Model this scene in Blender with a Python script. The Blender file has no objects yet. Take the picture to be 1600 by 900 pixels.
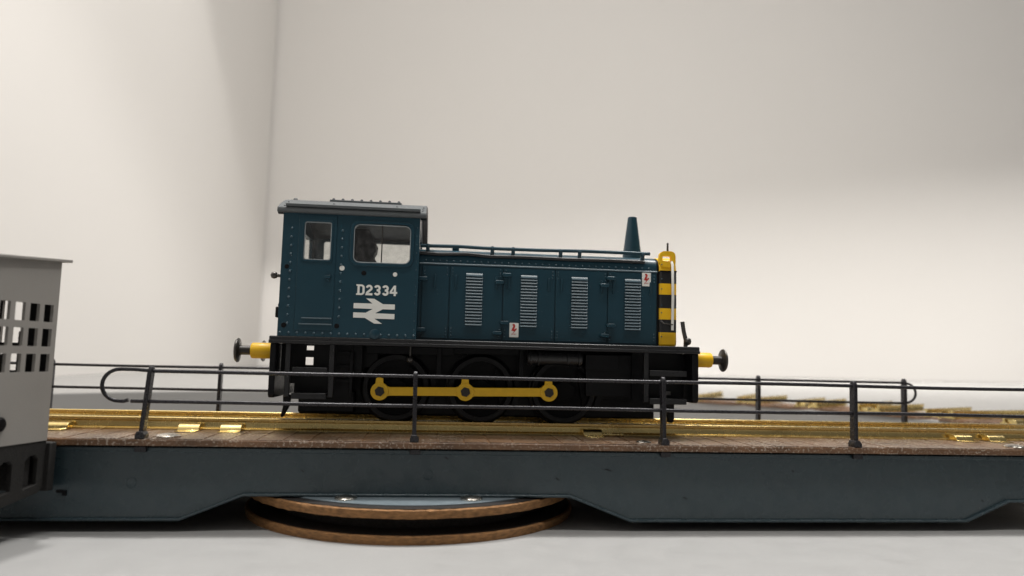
import bpy, bmesh, math, random
from mathutils import Vector, Matrix
from mathutils.geometry import tessellate_polygon
R = math.radians
random.seed(4)
S = 0.1                       # authored in millimetres, one Blender unit = 1 cm
scene = bpy.context.scene
col = scene.collection
scene.unit_settings.system = 'METRIC'
scene.unit_settings.scale_length = 0.01

# ------------------------------------------------------------------ camera
YAW, PITCH, ROLL = 0.107941, 0.0976443, 0.0247007
cam_d = bpy.data.cameras.new('camera')
cam = bpy.data.objects.new('camera', cam_d)
col.objects.link(cam)
fa = Vector((math.sin(YAW) * math.cos(PITCH), math.cos(YAW) * math.cos(PITCH), math.sin(PITCH)))
r0 = Vector((math.cos(YAW), -math.sin(YAW), 0))
u0 = r0.cross(fa)
rr = r0 * math.cos(ROLL) + u0 * math.sin(ROLL)
uu = -r0 * math.sin(ROLL) + u0 * math.cos(ROLL)
mw = Matrix((rr, uu, -fa)).transposed().to_4x4()
mw.translation = Vector((-12.714, -165.595, 13.581)) * S
cam.matrix_world = mw
cam_d.sensor_fit = 'HORIZONTAL'
cam_d.sensor_width = 36.0
cam_d.lens = 1130 / 1600 * 36
cam_d.clip_start = 0.05
cam_d.clip_end = 1000
cam_d.dof.use_dof = True
cam_d.dof.focus_distance = 15.0
cam_d.dof.aperture_fstop = 0.175
scene.camera = cam

# ------------------------------------------------------------------ room light, with added fill panels
world = bpy.data.worlds.new('World')
scene.world = world
world.use_nodes = True
bg = world.node_tree.nodes['Background']
bg.inputs[0].default_value = (1.0, 0.97, 0.94, 1)
bg.inputs[1].default_value = 0.13

def spot(name, loc, target, power, angle, blend, radius, colour):
    d = bpy.data.lights.new(name, 'SPOT')
    d.energy = power
    d.spot_size = R(angle)
    d.spot_blend = blend
    d.shadow_soft_size = radius * S
    d.color = colour
    o = bpy.data.objects.new(name, d)
    col.objects.link(o)
    o.location = Vector(loc) * S
    o.rotation_euler = (Vector(target) - Vector(loc)).to_track_quat('-Z', 'Y').to_euler()
    return o
WARM = (1.0, 0.972, 0.932)
spot('ceiling_spot', (-130, 75, 660), (-130, 75, 0), 112000, 104, 0.05, 20, WARM)
spot('ceiling_spot', (225, 90, 660), (225, 90, 0), 60000, 100, 0.3, 20, WARM)
def panel(loc, sx, sy, power, spread=180, rz=0, rx=0):
    d = bpy.data.lights.new('fill_panel', 'AREA')
    d.shape = 'RECTANGLE'; d.size = sx * S; d.size_y = sy * S; d.energy = power; d.color = WARM
    o = bpy.data.objects.new('fill_panel', d)
    col.objects.link(o)
    d.spread = R(spread)
    o.location = Vector(loc) * S
    o.rotation_euler = (R(rx), 0, R(rz))
panel((200, 70, 950), 260, 120, 30000)  # added unseen panel, soft light for the walls
panel((760, 160, 950), 240, 120, 13000)  # added unseen panel, evens out the upper wall on the right
panel((90, -235, 880), 560, 100, 34000)  # added unseen panel over the camera, for glints on the louvres
panel((520, 420, 660), 1050, 12, 29500, 64, 7, 9)               # added unseen strip that brightens the foot of the back wall

scene.view_settings.view_transform = 'Standard'
scene.view_settings.look = 'None'
scene.view_settings.exposure = 0.08
scene.view_settings.gamma = 1
scene.view_settings.use_curve_mapping = False
scene.cycles.max_bounces = 10
scene.cycles.transparent_max_bounces = 16

# ------------------------------------------------------------------ materials
def ramp(nt, fac, stops, interp='LINEAR'):
    n = nt.nodes.new('ShaderNodeValToRGB')
    cr = n.color_ramp
    cr.interpolation = interp
    while len(cr.elements) < len(stops):
        cr.elements.new(0.5)
    for e, (p, c) in zip(cr.elements, stops):
        e.position = p
        e.color = (c, c, c, 1) if isinstance(c, (int, float)) else (*c, 1)
    nt.links.new(fac, n.inputs[0])
    return n.outputs[0]
def noise(nt, vec, scale, detail=3, rough=0.55):
    n = nt.nodes.new('ShaderNodeTexNoise')
    n.inputs['Scale'].default_value = scale
    n.inputs['Detail'].default_value = detail
    n.inputs['Roughness'].default_value = rough
    nt.links.new(vec, n.inputs['Vector'])
    return n.outputs['Fac']
def mixc(nt, fac, a, b, mode='MIX'):
    n = nt.nodes.new('ShaderNodeMix')
    n.data_type = 'RGBA'
    n.blend_type = mode
    for s, v in ((n.inputs[0], fac), (n.inputs[6], a), (n.inputs[7], b)):
        if isinstance(v, (int, float)):
            s.default_value = v
        elif isinstance(v, tuple):
            s.default_value = (*v, 1)
        else:
            nt.links.new(v, s)
    return n.outputs[2]
def material(name, colour, rough=0.45, metal=0.0, var=0.15, vscale=2.0, bump=0.0, bscale=60, dust=0.0,
             dust_colour=(0.45, 0.45, 0.43), rvar=0.12, spec=0.5, stretch=None):
    m = bpy.data.materials.new(name)
    m.use_nodes = True
    nt = m.node_tree
    b = nt.nodes['Principled BSDF']
    tc = nt.nodes.new('ShaderNodeTexCoord')
    vec = tc.outputs['Object']
    if stretch:
        mp = nt.nodes.new('ShaderNodeMapping')
        mp.inputs['Scale'].default_value = stretch
        nt.links.new(vec, mp.inputs[0])
        vec = mp.outputs[0]
    n1 = noise(nt, vec, vscale, 4)
    c = mixc(nt, n1, tuple(x * (1 - var) for x in colour), tuple(min(1, x * (1 + var)) for x in colour))
    if dust > 0:
        d1 = ramp(nt, noise(nt, vec, 70, 2), [(0.70, 0.0), (0.78, 1.0)])
        d2 = ramp(nt, noise(nt, vec, 3.0, 5), [(0.45, 0.15), (0.75, 1.0)])
        mm = nt.nodes.new('ShaderNodeMath')
        mm.operation = 'MULTIPLY'
        nt.links.new(d1, mm.inputs[0]); nt.links.new(d2, mm.inputs[1])
        m2 = nt.nodes.new('ShaderNodeMath')
        m2.operation = 'MULTIPLY'
        nt.links.new(mm.outputs[0], m2.inputs[0]); m2.inputs[1].default_value = dust
        c = mixc(nt, m2.outputs[0], c, dust_colour)
    nt.links.new(c, b.inputs['Base Color'])
    rn = ramp(nt, noise(nt, vec, vscale * 4, 4), [(0.3, max(0.03, rough - rvar)), (0.7, min(1, rough + rvar))])
    nt.links.new(rn, b.inputs['Roughness'])
    b.inputs['Metallic'].default_value = metal
    b.inputs['Specular IOR Level'].default_value = spec
    if bump:
        bn = nt.nodes.new('ShaderNodeBump')
        bn.inputs['Strength'].default_value = bump
        bn.inputs['Distance'].default_value = 0.01
        nt.links.new(noise(nt, vec, bscale, 3), bn.inputs['Height'])
        nt.links.new(bn.outputs[0], b.inputs['Normal'])
    return m
MAT = {}
MAT['blue'] = material('rail_blue_paint', (0.0105, 0.044, 0.065), 0.32, var=0.10, vscale=3, bump=0.035, bscale=80, dust=0.16, spec=0.4, rvar=0.02)
MAT['louvre'] = material('highlit_blue_paint', (0.07, 0.12, 0.15), 0.33, var=0.15, vscale=12, dust=0.1, spec=1.0, rvar=0.05)  # lighter than the body blue: slat highlights put into the colour
MAT['rivet'] = material('rivet_blue_paint', (0.03, 0.08, 0.11), 0.28, var=0.1, spec=1.0, rvar=0.05)
MAT['roof'] = material('roof_grey_paint', (0.078, 0.088, 0.094), 0.5, var=0.08, vscale=4, bump=0.12, bscale=90, dust=0.3)
MAT['black'] = material('underframe_black', (0.0022, 0.0025, 0.0036), 0.42, var=0.25, vscale=6, bump=0.04, bscale=70, dust=0.0, spec=0.22, rvar=0.08)
MAT['charcoal'] = material('charcoal_paint', (0.010, 0.0105, 0.012), 0.32, var=0.2, vscale=6, bump=0.06, bscale=70, dust=0.1, dust_colour=(0.2, 0.2, 0.2), spec=0.5, rvar=0.06)
MAT['wheel'] = material('matt_black_wheel', (0.0022, 0.0023, 0.003), 0.55, var=0.3, vscale=6, spec=0.12)
MAT['hole'] = material('dark_recess', (0.003, 0.003, 0.004), 0.6, spec=0.2)
MAT['grey_metal'] = material('dark_steel', (0.09, 0.085, 0.08), 0.33, metal=0.7, var=0.25, vscale=12)
MAT['pin'] = material('worn_black_pin', (0.03, 0.027, 0.025), 0.4, metal=0.3, var=0.5, vscale=14)
MAT['tyre'] = material('blackened_tyre', (0.003, 0.003, 0.004), 0.4, metal=0.0, spec=0.25, var=0.3, vscale=10)
MAT['yellow'] = material('warning_yellow', (0.84, 0.49, 0.008), 0.40, var=0.10, vscale=5, bump=0.08, bscale=80)
MAT['rod'] = material('shaded_rod_yellow', (0.76, 0.46, 0.012), 0.42, var=0.14, vscale=6, bump=0.08)  # darker than the warning yellow: shading put into the colour
MAT['edge'] = material('highlit_glazing_edge', (0.34, 0.38, 0.40), 0.18, spec=1.0, rvar=0.04)  # glazing edge, with the window outline highlight put into its colour
MAT['white'] = material('white_print', (0.82, 0.82, 0.78), 0.5, var=0.05, vscale=12)
MAT['red'] = material('red_print', (0.50, 0.03, 0.022), 0.5, var=0.2, vscale=40)
MAT['wire'] = material('railing_black_wire', (0.026, 0.025, 0.029), 0.30, metal=0.35, var=0.35, vscale=8, bump=0.25, bscale=45, dust=0.3, dust_colour=(0.25, 0.22, 0.2))
MAT['girder'] = material('girder_slate_paint', (0.034, 0.054, 0.064), 0.27, var=0.14, vscale=0.8, bump=0.25, bscale=60, dust=0.16)
MAT['plate'] = material('plate_slate_paint', (0.12, 0.15, 0.17), 0.45, var=0.14, vscale=2, bump=0.2, dust=0.6)
MAT['steel'] = material('bright_steel', (0.62, 0.58, 0.52), 0.22, metal=1.0, var=0.1)
MAT['wall'] = material('warm_white_wall', (0.78, 0.755, 0.725), 0.85, var=0.012, vscale=0.05, bump=0.02, bscale=2, spec=0.2)
MAT['board'] = material('white_baseboard', (0.285, 0.278, 0.268), 0.7, var=0.03, vscale=0.4, bump=0.04, bscale=12, spec=0.3)
MAT['floor'] = material('pale_grey_board', (0.30, 0.30, 0.298), 0.6, var=0.02, vscale=0.4, bump=0.03, bscale=16, dust=0.25, dust_colour=(0.75, 0.74, 0.72), spec=0.35)
MAT['cabin'] = material('grey_cabin_paint', (0.27, 0.256, 0.238), 0.6, var=0.07, vscale=1.5, bump=0.22, bscale=30)
MAT['cabin_base'] = material('gritty_black_base', (0.010, 0.009, 0.008), 0.75, var=0.7, vscale=14, bump=0.9, bscale=30, dust=0.4, dust_colour=(0.2, 0.18, 0.15))
MAT['fibre_edge'] = material('fibreboard_edge', (0.24, 0.118, 0.042), 0.8, var=0.95, vscale=9, bump=0.8, bscale=30, dust=0.4, dust_colour=(0.34, 0.23, 0.12), stretch=(1, 1, 3))
MAT['fibre_dark'] = material('fibreboard_scorched', (0.009, 0.006, 0.005), 0.8, var=0.6, vscale=6, bump=0.5, bscale=40)

def deck_material(name, base, speck):
    m = material(name, base, 0.36, var=0.35, vscale=1.8, bump=0.45, bscale=30, dust=0.0, rvar=0.1)
    nt = m.node_tree
    b = nt.nodes['Principled BSDF']
    old = b.inputs['Base Color'].links[0].from_socket
    tc = nt.nodes.new('ShaderNodeTexCoord')
    g = tc.outputs['Object']
    oi = nt.nodes.new('ShaderNodeObjectInfo')
    add = nt.nodes.new('ShaderNodeVectorMath')
    add.operation = 'ADD'
    nt.links.new(g, add.inputs[0]); nt.links.new(oi.outputs['Location'], add.inputs[1])
    v = add.outputs[0]
    s1 = ramp(nt, noise(nt, v, 20, 2), [(0.55, 0.0), (0.62, 1.0)])
    s2 = ramp(nt, noise(nt, v, 0.7, 3), [(0.42, 0.25), (0.6, 1.0)])
    mm = nt.nodes.new('ShaderNodeMath')
    mm.operation = 'MULTIPLY'
    nt.links.new(s1, mm.inputs[0]); nt.links.new(s2, mm.inputs[1])
    m2 = nt.nodes.new('ShaderNodeMath')
    m2.operation = 'MULTIPLY'
    nt.links.new(mm.outputs[0], m2.inputs[0]); m2.inputs[1].default_value = speck
    c2 = mixc(nt, ramp(nt, noise(nt, v, 1.3, 5), [(0.35, 0.0), (0.7, 1.0)]), old, tuple(x * 0.45 for x in base))
    nt.links.new(mixc(nt, m2.outputs[0], c2, (0.62, 0.55, 0.47)), b.inputs['Base Color'])
    return m
MAT['plank'] = deck_material('stained_fibre_plank', (0.125, 0.064, 0.030), 0.85)
MAT['deck'] = deck_material('stained_fibre_deck', (0.19, 0.098, 0.047), 0.6)

def brass(name, ribs):
    m = material(name, (0.74, 0.575, 0.25), 0.26, metal=1.0, var=0.2, vscale=1.2, rvar=0.04)
    nt = m.node_tree
    b = nt.nodes['Principled BSDF']
    tc = nt.nodes.new('ShaderNodeTexCoord')
    bn = nt.nodes.new('ShaderNodeBump')
    bn.inputs['Distance'].default_value = 0.006
    if ribs:                                                # fine draw marks across the rolled web
        w = nt.nodes.new('ShaderNodeTexWave')
        w.inputs['Scale'].default_value = 7.0
        w.inputs['Distortion'].default_value = 0.4
        nt.links.new(tc.outputs['Object'], w.inputs[0])
        bn.inputs['Strength'].default_value = 0.05
        nt.links.new(w.outputs['Fac'], bn.inputs['Height'])
    else:
        bn.inputs['Strength'].default_value = 0.1
        nt.links.new(noise(nt, tc.outputs['Object'], 9, 3), bn.inputs['Height'])
    nt.links.new(bn.outputs[0], b.inputs['Normal'])
    return m
MAT['brass'] = brass('rolled_brass', True)
MAT['brass_pad'] = brass('sheet_brass', False)

def stripes():
    m = material('wasp_stripe_paint', (0.84, 0.49, 0.008), 0.4, var=0.08, vscale=5, bump=0.08)
    nt = m.node_tree
    b = nt.nodes['Principled BSDF']
    tc = nt.nodes.new('ShaderNodeTexCoord')
    sp = nt.nodes.new('ShaderNodeSeparateXYZ')
    nt.links.new(tc.outputs['Object'], sp.inputs[0])
    mr = nt.nodes.new('ShaderNodeMapRange')
    mr.inputs['From Min'].default_value = 1.6
    mr.inputs['From Max'].default_value = 4.0
    nt.links.new(sp.outputs['Z'], mr.inputs['Value'])
    Y = (0.84, 0.49, 0.008); K = (0.012, 0.012, 0.013)
    f = lambda z: (z / 10 - 1.6) / 2.4
    c = ramp(nt, mr.outputs[0], [(0, Y), (f(20.1), K), (f(22.9), Y), (f(25.3), K), (f(28.3), Y), (f(30.8), K), (f(33.5), Y)], 'CONSTANT')
    nt.links.new(c, b.inputs['Base Color'])
    return m
MAT['stripes'] = stripes()

def glass():
    m = bpy.data.materials.new('clear_glazing')
    m.use_nodes = True
    nt = m.node_tree
    nt.nodes.remove(nt.nodes['Principled BSDF'])
    tr = nt.nodes.new('ShaderNodeBsdfTransparent')
    tr.inputs[0].default_value = (0.93, 0.94, 0.93, 1)
    gl = nt.nodes.new('ShaderNodeBsdfGlossy')
    gl.inputs['Roughness'].default_value = 0.08
    df = nt.nodes.new('ShaderNodeBsdfDiffuse')
    df.inputs[0].default_value = (0.4, 0.4, 0.4, 1)
    fr = nt.nodes.new('ShaderNodeFresnel')
    fr.inputs[0].default_value = 1.45
    mx = nt.nodes.new('ShaderNodeMixShader')
    nt.links.new(fr.outputs[0], mx.inputs[0]); nt.links.new(tr.outputs[0], mx.inputs[1]); nt.links.new(gl.outputs[0], mx.inputs[2])
    tc = nt.nodes.new('ShaderNodeTexCoord')
    n = ramp(nt, noise(nt, tc.outputs['Object'], 9, 6), [(0.42, 0.03), (0.75, 0.13)])
    m2 = nt.nodes.new('ShaderNodeMixShader')
    nt.links.new(n, m2.inputs[0]); nt.links.new(mx.outputs[0], m2.inputs[1]); nt.links.new(df.outputs[0], m2.inputs[2])
    nt.links.new(m2.outputs[0], nt.nodes['Material Output'].inputs[0])
    return m
MAT['glass'] = glass()

# ------------------------------------------------------------------ mesh helpers (millimetres)
ORG = {}
class MB:
    def __init__(s): s.v = []; s.f = []
    def add(s, vs, fs):
        o = len(s.v)
        s.v += [tuple(p) for p in vs]
        s.f += [tuple(i + o for i in f) for f in fs]
        return s
    def box(s, x0, x1, y0, y1, z0, z1):
        return s.add([(x, y, z) for x in (x0, x1) for y in (y0, y1) for z in (z0, z1)],
                     [(0, 1, 3, 2), (4, 6, 7, 5), (0, 4, 5, 1), (2, 3, 7, 6), (0, 2, 6, 4), (1, 5, 7, 3)])
    def prism(s, poly, axis, a0, a1, holes=()):
        def to(p, a):
            return {'x': (a, p[0], p[1]), 'y': (p[0], a, p[1]), 'z': (p[0], p[1], a)}[axis]
        loops = [list(poly)] + [list(h) for h in holes]
        flat = [p for l in loops for p in l]
        n = len(flat)
        vs = [to(p, a0) for p in flat] + [to(p, a1) for p in flat]
        fs = []
        if holes:
            for t in tessellate_polygon([[Vector((p[0], p[1], 0)) for p in l] for l in loops]):
                fs += [tuple(t), tuple(i + n for i in reversed(t))]
        else:
            fs += [tuple(range(n)), tuple(range(2 * n - 1, n - 1, -1))]
        o = 0
        for l in loops:
            k = len(l)
            for i in range(k):
                a, b = o + i, o + (i + 1) % k
                fs.append((a, b, b + n, a + n))
            o += k
        return s.add(vs, fs)
    def lathe(s, prof, c, d, n=24, caps=True):
        d = Vector(d).normalized(); c = Vector(c)
        e = d.orthogonal().normalized(); g = d.cross(e)
        vs, fs, rings = [], [], []
        for r, h in prof:
            if r <= 1e-6:
                rings.append([len(vs)]); vs.append(c + d * h)
            else:
                rings.append(list(range(len(vs), len(vs) + n)))
                vs += [c + d * h + (e * math.cos(2 * math.pi * i / n) + g * math.sin(2 * math.pi * i / n)) * r for i in range(n)]
        for A, B in zip(rings, rings[1:]):
            for i in range(n):
                j = (i + 1) % n
                q = [A[i % len(A)], A[j % len(A)], B[j % len(B)], B[i % len(B)]]
                q2 = []
                for k in q:
                    if k not in q2: q2.append(k)
                if len(q2) > 2: fs.append(tuple(q2))
        for rg, flip in ((rings[0], True), (rings[-1], False)):
            if caps and len(rg) > 1: fs.append(tuple(reversed(rg)) if flip else tuple(rg))
        return s.add(vs, fs)
    def cyl(s, p0, p1, r, r1=None, n=16):
        p0 = Vector(p0); p1 = Vector(p1)
        return s.lathe([(r, 0), (r if r1 is None else r1, (p1 - p0).length)], p0, p1 - p0, n)
    def dome(s, c, d, r, h=None, n=7):
        h = r * 0.8 if h is None else h
        return s.lathe([(r, 0), (r * 0.85, h * 0.55), (r * .5, h * .87), (0, h)], c, d, n)
    def tube(s, pts, r, n=10):
        pts = [Vector(p) for p in pts]
        vs, fs = [], []
        prev = None
        for i, p in enumerate(pts):
            t = (pts[min(i + 1, len(pts) - 1)] - pts[max(i - 1, 0)]).normalized()
            e = t.orthogonal().normalized() if prev is None else (prev - t * prev.dot(t)).normalized()
            prev = e
            g = t.cross(e)
            vs += [p + (e * math.cos(2 * math.pi * k / n) + g * math.sin(2 * math.pi * k / n)) * r for k in range(n)]
        for i in range(len(pts) - 1):
            for k in range(n):
                a, b = i * n + k, i * n + (k + 1) % n
                fs.append((a, b, b + n, a + n))
        fs += [tuple(range(n - 1, -1, -1)), tuple(range(len(vs) - n, len(vs)))]
        return s.add(vs, fs)
    def mirror_y(s):
        n = len(s.v)
        s.v += [(x, -y, z) for x, y, z in s.v]
        s.f += [tuple(i + n for i in f) for f in s.f]
        return s
    def mesh(s, name, mat, org=(0, 0, 0), angle=35):
        me = bpy.data.meshes.new(name)
        me.from_pydata([((x - org[0]) * S, (y - org[1]) * S, (z - org[2]) * S) for x, y, z in s.v], [], s.f)
        bm = bmesh.new(); bm.from_mesh(me)
        bmesh.ops.recalc_face_normals(bm, faces=bm.faces)
        bm.to_mesh(me); bm.free()
        me.polygons.foreach_set('use_smooth', [True] * len(me.polygons))
        me.set_sharp_from_angle(angle=R(angle))
        me.materials.append(MAT[mat] if isinstance(mat, str) else mat)
        return me
    def build(s, name, mat, parent=None, bevel=0.0, angle=35, seg=2):
        org = ORG.get(parent, (0, 0, 0))
        o = bpy.data.objects.new(name, s.mesh(name, mat, org, angle))
        col.objects.link(o)
        if parent is not None:
            o.parent = parent
            ORG[o] = org
        if bevel: bev(o, bevel, seg)
        return o
def bev(o, w, seg=2):
    b = o.modifiers.new('soft_edges', 'BEVEL')
    b.width = w * S; b.segments = seg; b.limit_method = 'ANGLE'; b.angle_limit = R(40)
    b.harden_normals = False
def stuff(o): o['kind'] = 'stuff'; return o
def structure(o): o['kind'] = 'structure'; return o
def tag(o, label, cat, group=None):
    o['label'] = label; o['category'] = cat
    if group: o['group'] = group
    return o
def thing(name, label, cat, loc, group=None, rz=0.0):
    o = bpy.data.objects.new(name, None)
    o.empty_display_size = 0.3
    col.objects.link(o)
    o.location = Vector(loc) * S
    o.rotation_euler.z = rz
    ORG[o] = (0, 0, 0) if rz else tuple(loc)
    return tag(o, label, cat, group)
def place(name, me, parent, loc, rot=(0, 0, 0), bevel=0):
    """one more object on shared mesh data, loc in the parent's authoring space"""
    o = bpy.data.objects.new(name, me)
    col.objects.link(o)
    o.parent = parent
    g = ORG.get(parent, (0, 0, 0))
    o.location = (Vector(loc) - Vector(g)) * S
    o.rotation_euler = rot
    if bevel: bev(o, bevel)
    return o
def rrect(x0, x1, z0, z1, r, n=5):
    out = []
    for cx, cz, a0 in ((x1 - r, z1 - r, 0), (x0 + r, z1 - r, 90), (x0 + r, z0 + r, 180), (x1 - r, z0 + r, 270)):
        for i in range(n + 1):
            a = R(a0 + 90 * i / n)
            out.append((cx + r * math.cos(a), cz + r * math.sin(a)))
    return out
def rect(x0, x1, z0, z1): return [(x0, z0), (x1, z0), (x1, z1), (x0, z1)]

# ------------------------------------------------------------------ setting
FLOOR = -19.2
RIM = -2.5
CX = -15.7
WX, WY = -224, 755
structure(MB().box(WX - 1, 1100, WY, WY + 25, -40, 900).box(WX - 25, WX - 1.01, WY + 14, WY + 25, -40, 900).build('wall_back', 'wall'))
structure(MB().box(WX - 25, WX, -500, WY - 3.5, -40, 900).build('wall_left', 'wall'))
well = [(CX + 172 * math.cos(2 * math.pi * i / 160), 172 * math.sin(2 * math.pi * i / 160)) for i in range(160)]
structure(MB().prism([(WX + 0.2, -500), (1100, -500), (1100, WY - 0.2), (WX + 0.2, WY - 0.2)], 'z', -24, RIM, [well]).build('baseboard', 'board', bevel=0.5))
structure(MB().lathe([(174, -2.0), (174, 0.0)], (CX, 0, FLOOR), (0, 0, 1), 120).build('floor', 'floor'))

# ------------------------------------------------------------------ turntable
tt = thing('turntable', 'slate grey model turntable bridge with brown deck and brass rails under the locomotive', 'turntable', (CX, 0, FLOOR))
XL, XR = -150, 149
MB().box(XL, XR, -26.0, 26.0, -3.75, -2.62).build('deck_board', 'deck', tt, 0.12)
plank_me = [MB().box(-2.27, 2.27, -25.6, 25.6, -0.12, 0.12).mesh('plank', 'plank') for _ in range(1)]
x = XL + 2.4
while x < XR - 2:
    p = place('plank', plank_me[0], tt, (x + random.uniform(-.04, .04), random.uniform(-.10, .10), -2.62 + random.uniform(-.03, .03)),
              (random.uniform(-.0006, .0006), random.uniform(-.006, .006), random.uniform(-.0016, .0016)), 0.07)
    x += 4.8
def rail_profile(y, z):
    h = [(1.15, -2.5), (1.15, -2.25), (0.42, -1.95), (0.26, -1.6), (0.26, -0.85), (0.48, -0.65), (0.5, -0.15), (0.38, 0.0)]
    return [(y + a, z + b) for a, b in h] + [(y - a, z + b) for a, b in reversed(h)]
for y in (-8.25, 8.25):
    MB().prism(rail_profile(y, 0), 'x', XL, XR).build('rail', 'brass', tt, angle=25)
# brass pads folded over the rail foot, with their tongues on the deck
def pad_mesh():
    m = MB()
    m.prism([(-1.0, -2.46), (-5.6, -2.46), (-5.6, -2.36), (-3.5, -2.3), (-3.3, -1.9), (-3.0, -1.45), (-2.5, -1.18), (-0.75, -1.1), (-0.7, -1.6), (-1.0, -1.9)], 'x', -2.05, 2.05)
    return m.mesh('rail_pad', 'brass_pad')
pm = pad_mesh()
for xc in (-60.9, -52.7, 22.2, 108.0, 116.1, -94, -86):
    place('rail_pad', pm, tt, (xc, -8.25, 0), bevel=0.12)
    if xc not in (22.2,):
        place('rail_pad', pm, tt, (xc + 4, 8.25, 0), (0, 0, math.pi), bevel=0.12)
MB().cyl((24.3, -11.6, -2.1), (28.6, -11.6, -2.1), 0.3).dome((28.6, -11.6, -2.1), (1, 0, 0), 0.45, n=12).cyl((28.2, -11.6, -2.1), (28.6, -11.6, -2.1), 0.5).build('feed_pin', 'brass_pad', tt)
# plate girders
for s in (-1, 1):
    MB().box(XL + 1, XR - 1, s * 23.0, s * 24.0, -4.3, -3.74).build('deck_shadow_strip', 'hole', tt)  # near-black insert stands for the shadow line under the deck
bottom = [(XR, -13.5), (107, -13.5), (97.5, -17.5), (26.8, -17.5), (14.8, -12.85), (-46.3, -12.85), (-57.4, -17.3), (-128, -17.3), (-138, -13.5), (XL, -13.5)]
for s in (-1, 1):
    g = MB().prism([(XL, -4.15), (XR, -4.15)] + bottom, 'y', s * 23.4, s * 24.2).build('girder', 'girder', tt)
    f = MB()
    ins = [(a, b + 0.55) for a, b in bottom]
    f.prism(bottom + ins[::-1], 'y', s * 22.6, s * 25.0)
    f.build('girder_flange', 'girder', g, 0.25, seg=3)
    c = MB()
    c.prism([(XL, -5.0), (XR, -5.0), (XR, -4.15), (XL, -4.15)], 'y', s * 22.8, s * 24.45)
    c.build('girder_top_chord', 'girder', g, 0.15)
for xc in (-140, -100, -58, 27, 70, 112):
    MB().box(xc - 0.5, xc + 0.5, -23.3, 23.3, -12.5, -4.2).build('cross_member', 'girder', tt)
# pivot: two fibre discs with a spacer between, and a painted plate on top
def disc(name, r, z0, z1):
    top = MB().lathe([(0, z1 - z0), (r - 0.25, z1 - z0), (r, z1 - z0 - 0.15), (r + 0.05, (z1 - z0) / 2), (r - 0.1, 0), (0, 0)], (CX, 0, z0), (0, 0, 1), 240)
    top.v = [(CX + (x_ - CX) * (1 + random.gauss(0, .0016)), y_ * (1 + random.gauss(0, .0016)), z_ - abs(random.gauss(0, .05))) if math.hypot(x_ - CX, y_) > r - 1 else (x_, y_, z_) for x_, y_, z_ in top.v]
    return top.build(name, 'fibre_edge', tt, angle=30)
up = disc('upper_disc', 35, -14.7, -13.15)
MB().lathe([(0, 0), (34.5, 0), (34.5, 0.05), (0, 0.05)], (CX, 0, -13.14), (0, 0, 1), 96).build('scorched_face', 'fibre_dark', up)
disc('lower_disc', 35, FLOOR + 0.01, -17.65)
MB().lathe([(0, 0), (34.4, 0), (34.4, 0.04), (29, 0.04), (29, 2.85), (0, 2.85)], (CX, 0, -17.62), (0, 0, 1), 72).build('pivot_spacer', 'fibre_dark', tt)
MB().lathe([(0, 0), (32.0, 0), (32.0, 0.15), (31.8, 0.22), (0, 0.22)], (CX, 0, -13.08), (0, 0, 1), 96).build('mounting_plate', 'plate', tt)
def screw(x, y, z, r):
    m = MB().lathe([(r, 0), (r, 0.12 * r), (r * .85, .22 * r), (r * .45, .31 * r), (0, .34 * r)], (x, y, z), (0, 0, 1), 24)
    o = m.build('screw', 'steel', tt)
    return o
for a in ((-27.5, -26.6, -12.86, 2.1), (-4.3, -26.6, -12.86, 2.1), (-61.0, -22.3, -2.5, 2.2), (30.0, -22.5, -2.5, 1.6), (110.6, -22.6, -2.5, 2.0)):
    screw(*a)
for cx_, cz_, w_ in ((-9.2, -5.6, .5), (22.4, -7.6, 1.1), (101.5, -13.2, .35), (-95, -7.2, .5), (60.4, -7.5, .3), (38.0, -12.9, .6), (12.4, -9.4, .5), (-36, -8.2, .4), (101.9, -15.3, .3)):
    MB().prism([(cx_ - w_, cz_ + .1), (cx_ - w_ * .2, cz_ + .22), (cx_ + w_ * .5, cz_ - .05), (cx_ + w_, cz_ - .22), (cx_ + w_ * .3, cz_ - .25), (cx_ - w_ * .4, cz_)], 'y', -24.215, -24.19).build('paint_chip', 'hole', tt)
for cx_, cz_ in ((-12.6, -8.8), (-66.2, -10.6)):
    MB().lathe([(1.0, 0), (.9, .06), (.75, .02), (0, .015)], (cx_, -24.2, cz_), (0, -1, 0), 24).build('filled_hole', 'girder', tt)
MB().prism(rrect(-79, -77.8, -12.4, -11.9, .2), 'y', -24.45, -24.15).box(-77.9, -77.2, -24.5, -24.15, -12.9, -12.0).build('girder_slot', 'hole', tt)

# ------------------------------------------------------------------ railings
def post_parts(root, x, y, lean=0.0):
    s = -1 if y < 0 else 1
    w, h = 0.92, 0.40
    m = MB()
    zs = [(-3.2, 0.0), (9.9, 1.0)]
    prof = [(-w, -2.55), (w, -2.55), (w, 9.6), (w * .75, 10.3), (w * .3, 10.75), (-w * .3, 10.75), (-w * .75, 10.3), (-w, 9.6)]
    m.prism([(y + a, z) for a, z in prof], 'x', x - h, x + h)
    m.v = [(px + lean * (pz + 2.5) / 13, py, pz) for px, py, pz in m.v]
    m.prism([(x - .75, -2.6), (x + .85, -2.6), (x + .95, -1.9), (x + .45, -1.2), (x - .5, -1.2), (x - .8, -1.9)], 'y', y - 1.4, y + 1.0)
    if s < 0:
        m.box(x - .75 - lean * .1, x + 1.25, y - 1.0, y - 0.25, -4.95, -3.9)
    return m.build('post', 'wire', root, 0.14)
def wavy(x0, x1, y, z, amp=0.10, n=40, ph=0.0):
    return [(x0 + (x1 - x0) * i / n, y + amp * math.sin(ph + i * .7), z + amp * math.sin(ph * 2 + i * .45) * (0.6 + .4 * math.sin(i * .13))) for i in range(n + 1)]
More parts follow.
